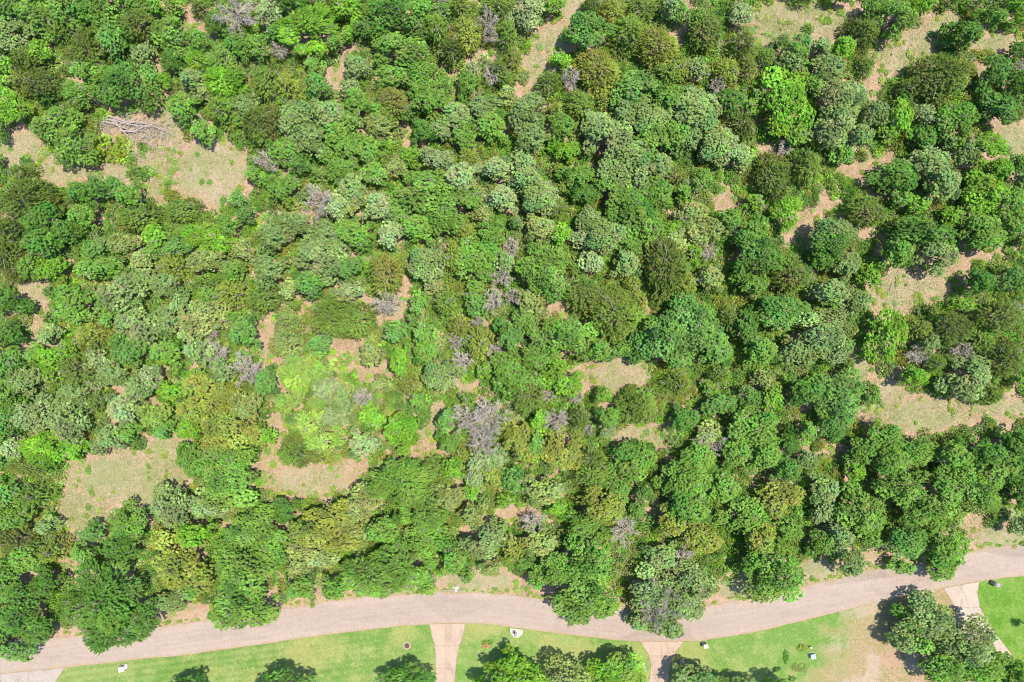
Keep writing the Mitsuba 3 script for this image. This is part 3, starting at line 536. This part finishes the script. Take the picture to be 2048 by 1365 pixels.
for x, y, rx, ry in CLEAR:                   # low green fringe where the grass meets the woods
    for _ in range(int(math.pi * (rx + ry) / 19)):
        a_, f_ = rng.uniform(0, 2 * math.pi), rng.uniform(.84, 1.2)
        xx, yy = x + rx * f_ * math.cos(a_), y + ry * f_ * math.sin(a_)
        if yy > np.interp(xx, road_line[:, 0], road_line[:, 1]) - 8:
            continue
        nu += 1
        r = rng.uniform(2.5, 7)
        place('B', 'hsogohg'[rng.integers(7)], xx, yy, r, r * rng.uniform(.6, 1.4), .5, name=f'undergrowth__{nu:03d}')
for xx in np.arange(0, 2060, 6.0):           # ragged grass along the road's upper edge
    if rng.random() < .55:
        nu += 1
        r = rng.uniform(1.6, 4)
        place('B', 'hog'[rng.integers(3)], xx, np.interp(xx, road_line[:, 0], road_line[:, 1]) - rng.uniform(0, 9), r * 1.5, r, .35, name=f'undergrowth__{nu:03d}')
plants = [p for p in plants if not p[0].startswith('undergrowth')]
labels['undergrowth'] = {'kind': 'stuff', 'label': 'low leafy undergrowth filling the gaps between tree crowns', 'category': 'undergrowth'}


def grass_patch(n, size, colours, blade, seed):
    r = np.random.default_rng(seed)
    c = np.zeros((n, 3))
    c[:, :2] = r.uniform(-size / 2, size / 2, (n, 2))
    K = 6
    base = np.repeat(c, K, 0) + np.c_[r.normal(0, .07, (n * K, 2)), np.zeros(n * K)]
    ang = r.uniform(0, 2 * np.pi, n * K)
    side = np.c_[np.cos(ang), np.sin(ang), ang * 0] * r.uniform(.02, .045, n * K)[:, None]
    tip = base + np.c_[r.normal(0, .10, (n * K, 2)), r.uniform(*blade, n * K)]
    v = np.stack([base - side, base + side, tip], 1).reshape(-1, 3)
    col = np.array(colours)[r.integers(0, len(colours), n)] * r.lognormal(0, .2, (n, 1))
    return mikit.ply((v, np.arange(len(v)).reshape(-1, 3)), 'leaf', color=np.repeat(np.repeat(col, K, 0), 3, 0))


scene['grass_group'] = {'type': 'shapegroup', 'blades': grass_patch(170, 5.0, [(.42, .36, .22), (.38, .38, .18), (.30, .35, .12), (.44, .38, .26), (.24, .34, .09)], (.05, .16), 3)}
ng = 0
for x, y, rx, ry in CLEAR:
    if rx * ry < 500:
        continue
    for xx in np.arange(x - rx - 20, x + rx + 21, 50):
        for yy in np.arange(y - ry - 20, y + ry + 21, 50):
            if ((xx - x) / (rx + 25)) ** 2 + ((yy - y) / (ry + 25)) ** 2 < 1 and yy < np.interp(xx, road_line[:, 0], road_line[:, 1]) - 34:
                ng += 1
                scene[f'dry_grass__{ng:03d}'] = {'type': 'instance', 'group': {'type': 'ref', 'id': 'grass_group'},
                                                 'to_world': T().translate([gx(xx + rng.uniform(-9, 9)), gy(yy + rng.uniform(-9, 9)), 0.0]).rotate([0, 0, 1], rng.uniform(0, 360)).scale([1, 1, rng.uniform(.7, 1.2)])}
labels['dry_grass'] = {'kind': 'stuff', 'label': 'dry straw-coloured grass growing in the clearings', 'category': 'grass'}

# ------------------------------------------------------------------ brush pile, logs
def stick(a, b, r0, r1, bend=.1, sides=5, seed=0):
    q = np.random.default_rng(seed)
    a, b = np.array(a, float), np.array(b, float)
    L = np.linalg.norm(b - a)
    return tube([a, a * .66 + b * .34 + q.normal(0, bend * L * .3, 3) * [1, 1, .3], a * .3 + b * .7 + q.normal(0, bend * L * .3, 3) * [1, 1, .3], b], [r0, r0 * .8 + r1 * .2, r0 * .4 + r1 * .6, r1], sides)


def P(px, py, z): return np.array([gx(px) * (H - z) / H, gy(py) * (H - z) / H, z])


scene['old_wood'] = diffuse((0.30, 0.265, 0.25))
scene['dark_wood'] = diffuse((0.13, 0.10, 0.085))
q = np.random.default_rng(21)
logs = [((198, 236), (300, 255)), ((205, 243), (262, 262)), ((215, 232), (330, 262)), ((240, 262), (310, 248)), ((228, 240), (258, 275))]
for i, (a, b) in enumerate(logs):
    scene['brush_pile__log' + ('' if i == 0 else f'_{i:03d}')] = mikit.ply(stick(P(*a, .55 + .12 * i), P(*b, .9), .17, .07, .12, 7, i), 'old_wood', smooth=40)
tw = []
for i in range(380):
    t = q.random()
    cx, cy = (q.normal(225, 22), q.normal(244, 8)) if t < .25 else (q.normal(300, 26), q.normal(262, 17)) if t < .8 else (q.normal(262, 20), q.normal(300, 24))
    an, ln = q.normal(.2, 1.0), q.uniform(4, 14)
    z0, z1 = q.uniform(.1, .9), q.uniform(.3, 1.3)
    tw.append(stick(P(cx - ln * math.cos(an), cy - ln * math.sin(an), z0), P(cx + ln * math.cos(an), cy + ln * math.sin(an), z1), q.uniform(.02, .05), .012, .6, 3, i))
scene['brush_pile__twigs'] = mikit.ply(join(tw), 'dead_wood')
labels['brush_pile'] = {'label': 'long pile of grey cut branches and logs beside the lime-yellow bushes at the upper left', 'category': 'brush pile'}
labels['brush_pile__twigs'] = {'label': 'tangle of thin grey twigs', 'kind': 'stuff'}

for i, (pts, r, lab, m) in enumerate([
        ([(1040, 632, 3.4), (1043, 640, 3.6), (1048, 652, 3.6), (1054, 664, 3.2), (1060, 671, 2.6)], .16, 'dark crooked bare limb showing between the trees left of the photo centre', 'dark_wood'),
        ([(1785, 566, .1), (1781, 578, .16), (1779, 592, .1)], .06, 'short dead branch lying in the dry strip beyond the bright green tree', 'old_wood'),
        ([(1102, 108, .1), (1092, 118, .2), (1078, 124, .1)], .06, 'grey fallen branch on the sandy strip at the top middle', 'old_wood'),
        ([(232, 912, .08), (240, 910, .12), (247, 907, .08)], .05, 'pale stick lying near the top of the lower left clearing', 'old_wood'),
        ([(147, 1005, .08), (142, 992, .1), (137, 978, .08)], .05, 'thin stick lying at the left side of the lower left clearing', 'old_wood'),
        ([(1240, 785, .1), (1236, 800, .25), (1232, 812, .1)], .05, 'grey dead twig lying at the foot of the oval clearing', 'old_wood')]):
    key = numbered('fallen_branch')
    p = [P(*c) for c in pts]
    parts = [tube(p, np.linspace(r, r * .5, len(p)), 6)]
    for k in range(7):
        s0 = p[1 + k % (len(p) - 1)]
        e = s0 + q.normal(size=3) * [1.0, 1.0, .1] * (.4 + 3 * r)
        e[2] = max(.04, e[2])
        parts.append(tube([s0, (s0 + e) / 2 + q.normal(0, .05, 3), e], [r * .4, r * .3, .01], 3))
    scene[key] = mikit.ply(join(parts), m)
    labels[key] = {'label': lab, 'category': 'fallen branch'}

# ------------------------------------------------------------------ things by the road
def box(cx, cy, cz, sx, sy, sz, ang=0.0, bevel=.02):
    import manifold3d as m3
    b = min(bevel, sx * .2, sy * .2, sz * .2)
    pts = []
    for ix in (-1, 1):
        for iy in (-1, 1):
            for iz in (-1, 1):
                for k in range(3):
                    o = np.full(3, 0.0); o[k] = b
                    pts.append([ix * (sx / 2 - (b - o[0])), iy * (sy / 2 - (b - o[1])), iz * (sz / 2 - (b - o[2]))])
    h = m3.Manifold.hull_points(np.array(pts))
    m = h.to_mesh()
    v, f = np.array(m.vert_properties[:, :3], float), np.array(m.tri_verts)
    c, s_ = math.cos(ang), math.sin(ang)
    v = v @ np.array([[c, s_, 0], [-s_, c, 0], [0, 0, 1]]) + [cx, cy, cz]
    return v, f


def part(key, geo, m, smooth=False): scene[key] = mikit.ply(geo, m, smooth=smooth)


def local(x, y, ang):
    c, s_ = math.cos(ang), math.sin(ang)
    def at(u, v, w, su, sv, sw, bevel=.02):            # u along the road, v towards the road
        return box(gx(x) + c * u - s_ * v, gy(y) + s_ * u + c * v, w, su, sv, sw, ang, bevel)
    return at


scene['white_paint'] = rough((.72, .72, .71), .5)
scene['grey_stone'] = rough((.23, .21, .20), .8)
scene['tan_stone'] = rough((.30, .265, .24), .85)
scene['black_metal'] = rough((.025, .025, .028), .4)
scene['slate'] = rough((.16, .17, .19), .5)
scene['teal_paint'] = rough((.10, .22, .21), .5)
scene['teal_top'] = rough((.22, .36, .36), .5)
scene['white_concrete'] = rough((.36, .335, .315), .85)
scene['dark_soil'] = diffuse((.075, .055, .045))
scene['pale_soil'] = diffuse((.27, .22, .17))
scene['red_petal'] = diffuse((.50, .12, .14))

# white mailbox pillar
at = local(250.5, 1332.5, math.radians(9))
part('mailbox_pillar__base', at(0, 0, .14, .92, .86, .28), 'white_concrete')
part('mailbox_pillar__shaft', at(0, 0, .80, .74, .68, 1.05), 'white_paint')
part('mailbox_pillar__cap', at(0, 0, 1.375, .86, .80, .10), 'white_paint')
part('mailbox_pillar__door', at(0, .36, 1.05, .34, .05, .30), 'black_metal')
part('mailbox_pillar__newspaper_slot', at(0, .35, .62, .40, .04, .20), 'slate')
labels['mailbox_pillar'] = {'label': 'white mailbox pillar on the lawn edge at the lower left', 'category': 'mailbox'}
# tan stone mailbox pillar
at = local(1408, 1287, math.radians(12))
part('mailbox_pillar_001__base', at(0, 0, .14, .80, .74, .28), 'tan_stone')
for k, (w, m) in enumerate(((.43, 'tan_stone'), (.73, 'grey_stone'), (1.03, 'tan_stone'))):
    part('mailbox_pillar_001__block' + ('' if k == 0 else f'_{k:03d}'), at((-.01, .012, 0)[k], 0, w, .66, .60, .292, .03), m)
part('mailbox_pillar_001__cap', at(0, 0, 1.24, .80, .74, .12, .03), 'white_concrete')
part('mailbox_pillar_001__door', at(0, .325, 1.0, .32, .05, .28), 'black_metal')
labels['mailbox_pillar_001'] = {'label': 'tan stone mailbox pillar with a pale cap right of the right-hand flared driveway', 'category': 'mailbox'}
# dark arched mailbox pillar at the far right
ang = math.radians(-28)
at = local(1986, 1165.5, ang)
part('mailbox_pillar_002__shaft', at(0, 0, .50, 1.15, .62, 1.0, .03), 'grey_stone')
n_ = 14
prof = [(.61 * math.cos(t), .52 * math.sin(t)) for t in np.linspace(0, math.pi, n_)]
arch = trimesh.creation.extrude_polygon(Polygon(prof), .68, engine='earcut')
arch.apply_transform(trimesh.transformations.rotation_matrix(math.pi / 2, [1, 0, 0]))
arch.apply_translation([0, .34, 1.0])
arch.apply_transform(trimesh.transformations.rotation_matrix(ang, [0, 0, 1]))
arch.apply_translation([gx(1986), gy(1165.5), 0.003])
part('mailbox_pillar_002__arched_top', arch, 'slate', 30)
part('mailbox_pillar_002__door', at(.05, .33, 1.08, .36, .05, .32), 'white_paint')
labels['mailbox_pillar_002'] = {'label': 'dark grey arched mailbox pillar on the bright green lawn', 'category': 'mailbox'}
# black mailbox on its half-round pad
half = [(1020.5, 1256.5), (1046.5, 1260)] + [(1033.2 + 13.2 * math.cos(t), 1259 + 16.5 * math.sin(t)) for t in np.linspace(.12, math.pi - .02, 18)]
part('concrete_pad', sheet(Polygon(gp(half)).buffer(0), .10, .2), 'white_concrete')
labels['concrete_pad'] = {'label': 'half-round white concrete pad against the south edge of the road', 'category': 'pad'}
at = local(1031, 1264, math.radians(-8))
part('post_mailbox__post', at(0, -.1, .55, .12, .12, 1.1), 'white_paint')
part('post_mailbox__box', at(0, .08, 1.22, .42, .62, .26, .06), 'black_metal')
part('post_mailbox__arm', at(.1, .0, 1.045, .7, .09, .09), 'white_paint')
part('post_mailbox__roof', at(0, .08, 1.40, .30, .60, .10, .05), 'slate')
labels['post_mailbox'] = {'label': 'black mailbox on a white post standing on the half-round concrete pad', 'category': 'mailbox'}
# utility boxes
at = local(1623, 1310, math.radians(14))
part('utility_box__pad', at(0, 0, .06, .98, .98, .12), 'white_concrete')
part('utility_box__body', at(0, 0, .42, .80, .78, .60), 'teal_paint')
part('utility_box__lid', at(0, 0, .765, .86, .84, .09), 'teal_top')
labels['utility_box'] = {'label': 'teal metal utility box at the edge of the bare dirt yard', 'category': 'utility box'}
at = local(1619, 1292.5, math.radians(30))
part('utility_pedestal__body', at(0, 0, .36, .26, .26, .72), 'teal_paint')
part('utility_pedestal__cap', at(0, 0, .75, .30, .30, .07), 'white_paint')
labels['utility_pedestal'] = {'label': 'small utility pedestal with a white cap above the teal utility box', 'category': 'utility pedestal'}
# round cover in a bare ring
ring = trimesh.creation.annulus(.44, .72, .10, sections=40)
v = np.array(ring.vertices)
v[:, :2] *= 1 + .10 * (meshkit.noise(np.c_[v[:, :2] * 4, v[:, 2] * 0]) - .5)[:, None]
part('round_cover__ring', (v + [gx(814), gy(1291.5), 0.03], ring.faces), 'pale_soil')
disc = trimesh.creation.cylinder(.43, .12, sections=36)
disc.apply_translation([gx(814), gy(1291.5), .05])
part('round_cover__lid', disc, 'dark_soil')
labels['round_cover'] = {'label': 'round dark cover in a bare ring on the lawn left of the middle driveway', 'category': 'cover'}
for k, (x, y) in enumerate(((1285, 1328), (1287, 1335), (1288.5, 1341.5))):
    key = numbered('paving_block')
    part(key, local(x, y, .1 + .1 * k)(0, 0, .11, .62, .42, .18, .03), 'white_concrete')
    labels[key] = {'label': ('uppermost', 'middle', 'lowest')[k] + ' of three pale blocks on the grass beside the lime-green lawn tree', 'category': 'block', 'group': 'pale blocks beside the driveway'}
# boulder
ico = trimesh.creation.icosphere(3, .55)
v = np.array(ico.vertices) * [.72, 1.25, 1.0]
v *= (.72 + .55 * meshkit.fbm(v * 1.8 + 5, 4))[:, None]
v = v @ trimesh.transformations.rotation_matrix(.35, [0, 0, 1])[:3, :3].T
part('boulder', (v + [gx(1364), gy(1324), .35], ico.faces), 'tan_stone', 35)
labels['boulder'] = {'label': 'grey boulder standing among dark leaves beside the right-hand flared driveway', 'category': 'boulder'}
# culvert headwall on the woods side of the road
at = local(906, 1180.6, math.radians(-1))
part('culvert_headwall__wall', at(0, 0, .16, 3.4, .22, .42, .03), 'grey_stone')
part('culvert_headwall__apron', at(.5, .40, .06, 1.0, .55, .14, .03), 'white_concrete')
pipe = trimesh.creation.annulus(.17, .22, 1.0, sections=24)
pipe.apply_transform(trimesh.transformations.rotation_matrix(math.pi / 2, [1, 0, 0]))
pipe.apply_translation([gx(912), gy(1180.6) + .3, .26])
part('culvert_headwall__pipe', pipe, 'white_concrete', 40)
labels['culvert_headwall'] = {'label': 'low concrete culvert headwall at the upper edge of the road', 'category': 'culvert'}

# flowering shrub and ornamental grass on the lawn
for x, y, rx, ry, c, name, lab, cat in [(973, 1289, 9, 7, 'm', 'flowering_shrub', 'low shrub with red flowers at the edge of the shade left of the half-round pad', 'shrub'),
                                        (1573, 1314, 6, 11, 'd', 'grass_clump', 'dark green grass clump left of the teal utility box', 'grass clump'),
                                        (1600, 1334, 12, 10, 'h', 'grass_clump', 'straw-coloured grass clump below the teal utility box', 'grass clump'),
                                        (1606, 1296, 9, 8, 'o', 'grass_clump', 'olive weed clump beside the small utility pedestal', 'grass clump')]:
    key = numbered(name)
    place('B', c, x, y, rx, ry, .55 if 'grass' in name else .9, name=key + '__leaves')
    plants.pop()
    labels[key] = {'label': lab, 'category': cat}
fl = [(unit(q.normal(size=3) + [0, 0, 1]) * [.7, .55, .62]) for _ in range(70)]
v, f = leaves(np.array(fl) + [gx(973), gy(1288), .35], unit(np.array(fl) + [0, 0, .5]), np.full(70, .17), 1.1, q)
part('flowering_shrub__flowers', (v, f), 'red_petal')
labels['flowering_shrub__flowers'] = {'label': 'scattered red flowers', 'kind': 'stuff'}

# ------------------------------------------------------------------ labels of the trees
MARKS = [('the brush pile', 270, 258), ('the upper left clearing', 415, 345), ("the photo's upper left corner", 0, 0), ("the photo's upper right corner", 2048, 0), ("the photo's lower left corner", 0, 1365),
         ("the photo's lower right corner", 2048, 1365), ('the sandy strip at top middle', 1080, 120), ('the top right dry clearing', 1580, 40), ('the big lime-green tree at upper right', 1568, 208),
         ('the huge dark olive evergreen at upper right', 1872, 158), ('the oval clearing right of centre', 1240, 755), ('the dry strip at the right', 1840, 570), ('the long lower right clearing', 1870, 830),
         ('the lower left clearing', 245, 960), ('the half-hidden clearing at lower left-centre', 620, 960), ('the silvery white bush', 656, 772), ('the big bare grey tree', 955, 840), ('the two starburst dead trees', 918, 700),
         ('the white fan-shaped dead tree', 1244, 1060), ('the square khaki evergreen', 578, 690), ('the middle driveway', 892, 1260), ('the white mailbox pillar', 248, 1337), ("the road's middle bend", 1000, 1190),
         ('the pale curving driveway', 1925, 1190), ('the teal utility box', 1624, 1311), ("the road's right end", 2040, 1110), ("the photo's left edge", 0, 700), ("the photo's right edge", 2048, 690),
         ("the photo's top edge centre", 1024, 0), ("the photo's exact centre", 1024, 682), ('the pale dead tree left of centre', 775, 612), ('the grey dead tree near top left', 480, 37),
         ('the dirt patch at far left', 60, 600), ('the pinkish dirt path left of centre', 533, 690), ('the dirt strip at upper right', 1690, 370), ('the red-brown gap at upper right', 1450, 400), ('the long grassy strip at upper right', 1790, 110),
         ('the right edge clearing', 2020, 290), ('the lone lime-green tree at left', 114, 538), ('the lime-yellow tree above the lower left clearing', 318, 828), ('the round olive tree left of centre', 768, 547),
         ('the lone starburst dead tree', 1113, 838), ('the bright green tree by the right strip', 1769, 670), ('the two dead trees at the right', 1872, 706), ('the white-branched tree overhanging the road', 1310, 1184), ('the grey dead tree at upper centre', 980, 55), ('the half-round concrete pad', 1032, 1266)]
WORD = {'s': 'sage green', 'm': 'mid-green', 'd': 'dark green', 'l': 'bright green', 'e': 'bluish green', 'p': 'pale grey-green', 'y': 'light yellow-green', 't': 'lime-yellow', 'o': 'olive', 'k': 'dark olive', 'g': 'moss green', 'w': 'silvery', 'h': 'khaki green', 'x': 'bare grey'}
CAT = {'O': 'broadleaf tree', 'E': 'feathery tree', 'C': 'evergreen tree', 'B': 'shrub', 'X': 'dead tree'}
SIDE = ['right', 'upper right', 'upper', 'upper left', 'left', 'lower left', 'lower', 'lower right']
RANK = ['nearest', 'second nearest', 'third nearest', 'fourth nearest', 'fifth nearest', 'sixth nearest', 'seventh nearest']
GROUP = {'O': 'broadleaf trees of the woods', 'E': 'feathery-leaved trees of the woods', 'C': 'evergreens of the woods', 'B': 'shrubs at the edges of clearings', 'X': 'bare dead trees in the woods'}


def looks(p):
    key, kind, colour, x, y, rx, ry = p
    r = math.sqrt(rx * ry)
    size = {'B': '', 'X': 'small ' if r < 17 else 'large ' if r > 30 else '', 'C': 'small ' if r < 19 else 'large ' if r > 40 else ''}.get(kind, 'small ' if r < 25 else 'large ' if r > 44 else '')
    return size + WORD[colour] + ' ' + CAT[kind]


inview = [p for p in plants if -p[5] < p[3] < 2048 + p[5] and -p[6] < p[4] < 1365 + p[6]]
option = {p[0]: [] for p in inview}
for name, mx, my in MARKS:
    bins = {}
    for p in inview:
        d = math.hypot(p[3] - mx, p[4] - my)
        if 14 < d:
            bins.setdefault((looks(p), round(math.atan2(my - p[4], p[3] - mx) / (math.pi / 4)) % 8), []).append((d, p[0]))
        else:
            option[p[0]].append((-1, f'{looks(p)} standing exactly at {name}' if 'photo' in name else f'{looks(p)} that is {name}'))
    for (look_, side), found in bins.items():
        for rank, (d, key) in enumerate(sorted(found)[:7]):
            option[key].append((rank * 130 + d, f'{look_} {RANK[rank]} {name}, {SIDE[side]} side'))
for p in inview:
    o = [x for x in option[p[0]] if x[0] >= 0 and len(x[1].split()) <= 16]
    labels[p[0]] = {'label': min(o)[1], 'category': CAT[p[1]], 'group': GROUP[p[1]]}
for p in plants:
    if p[0] not in labels:
        labels[p[0]] = {'label': f'{looks(p)} at the very edge of the photo', 'category': CAT[p[1]], 'group': GROUP[p[1]]}

stats = ('plants', len(plants), 'undergrowth', nu, 'grass patches', ng, 'groups', len(group_cache), 'foliage triangles', tri_total[0])
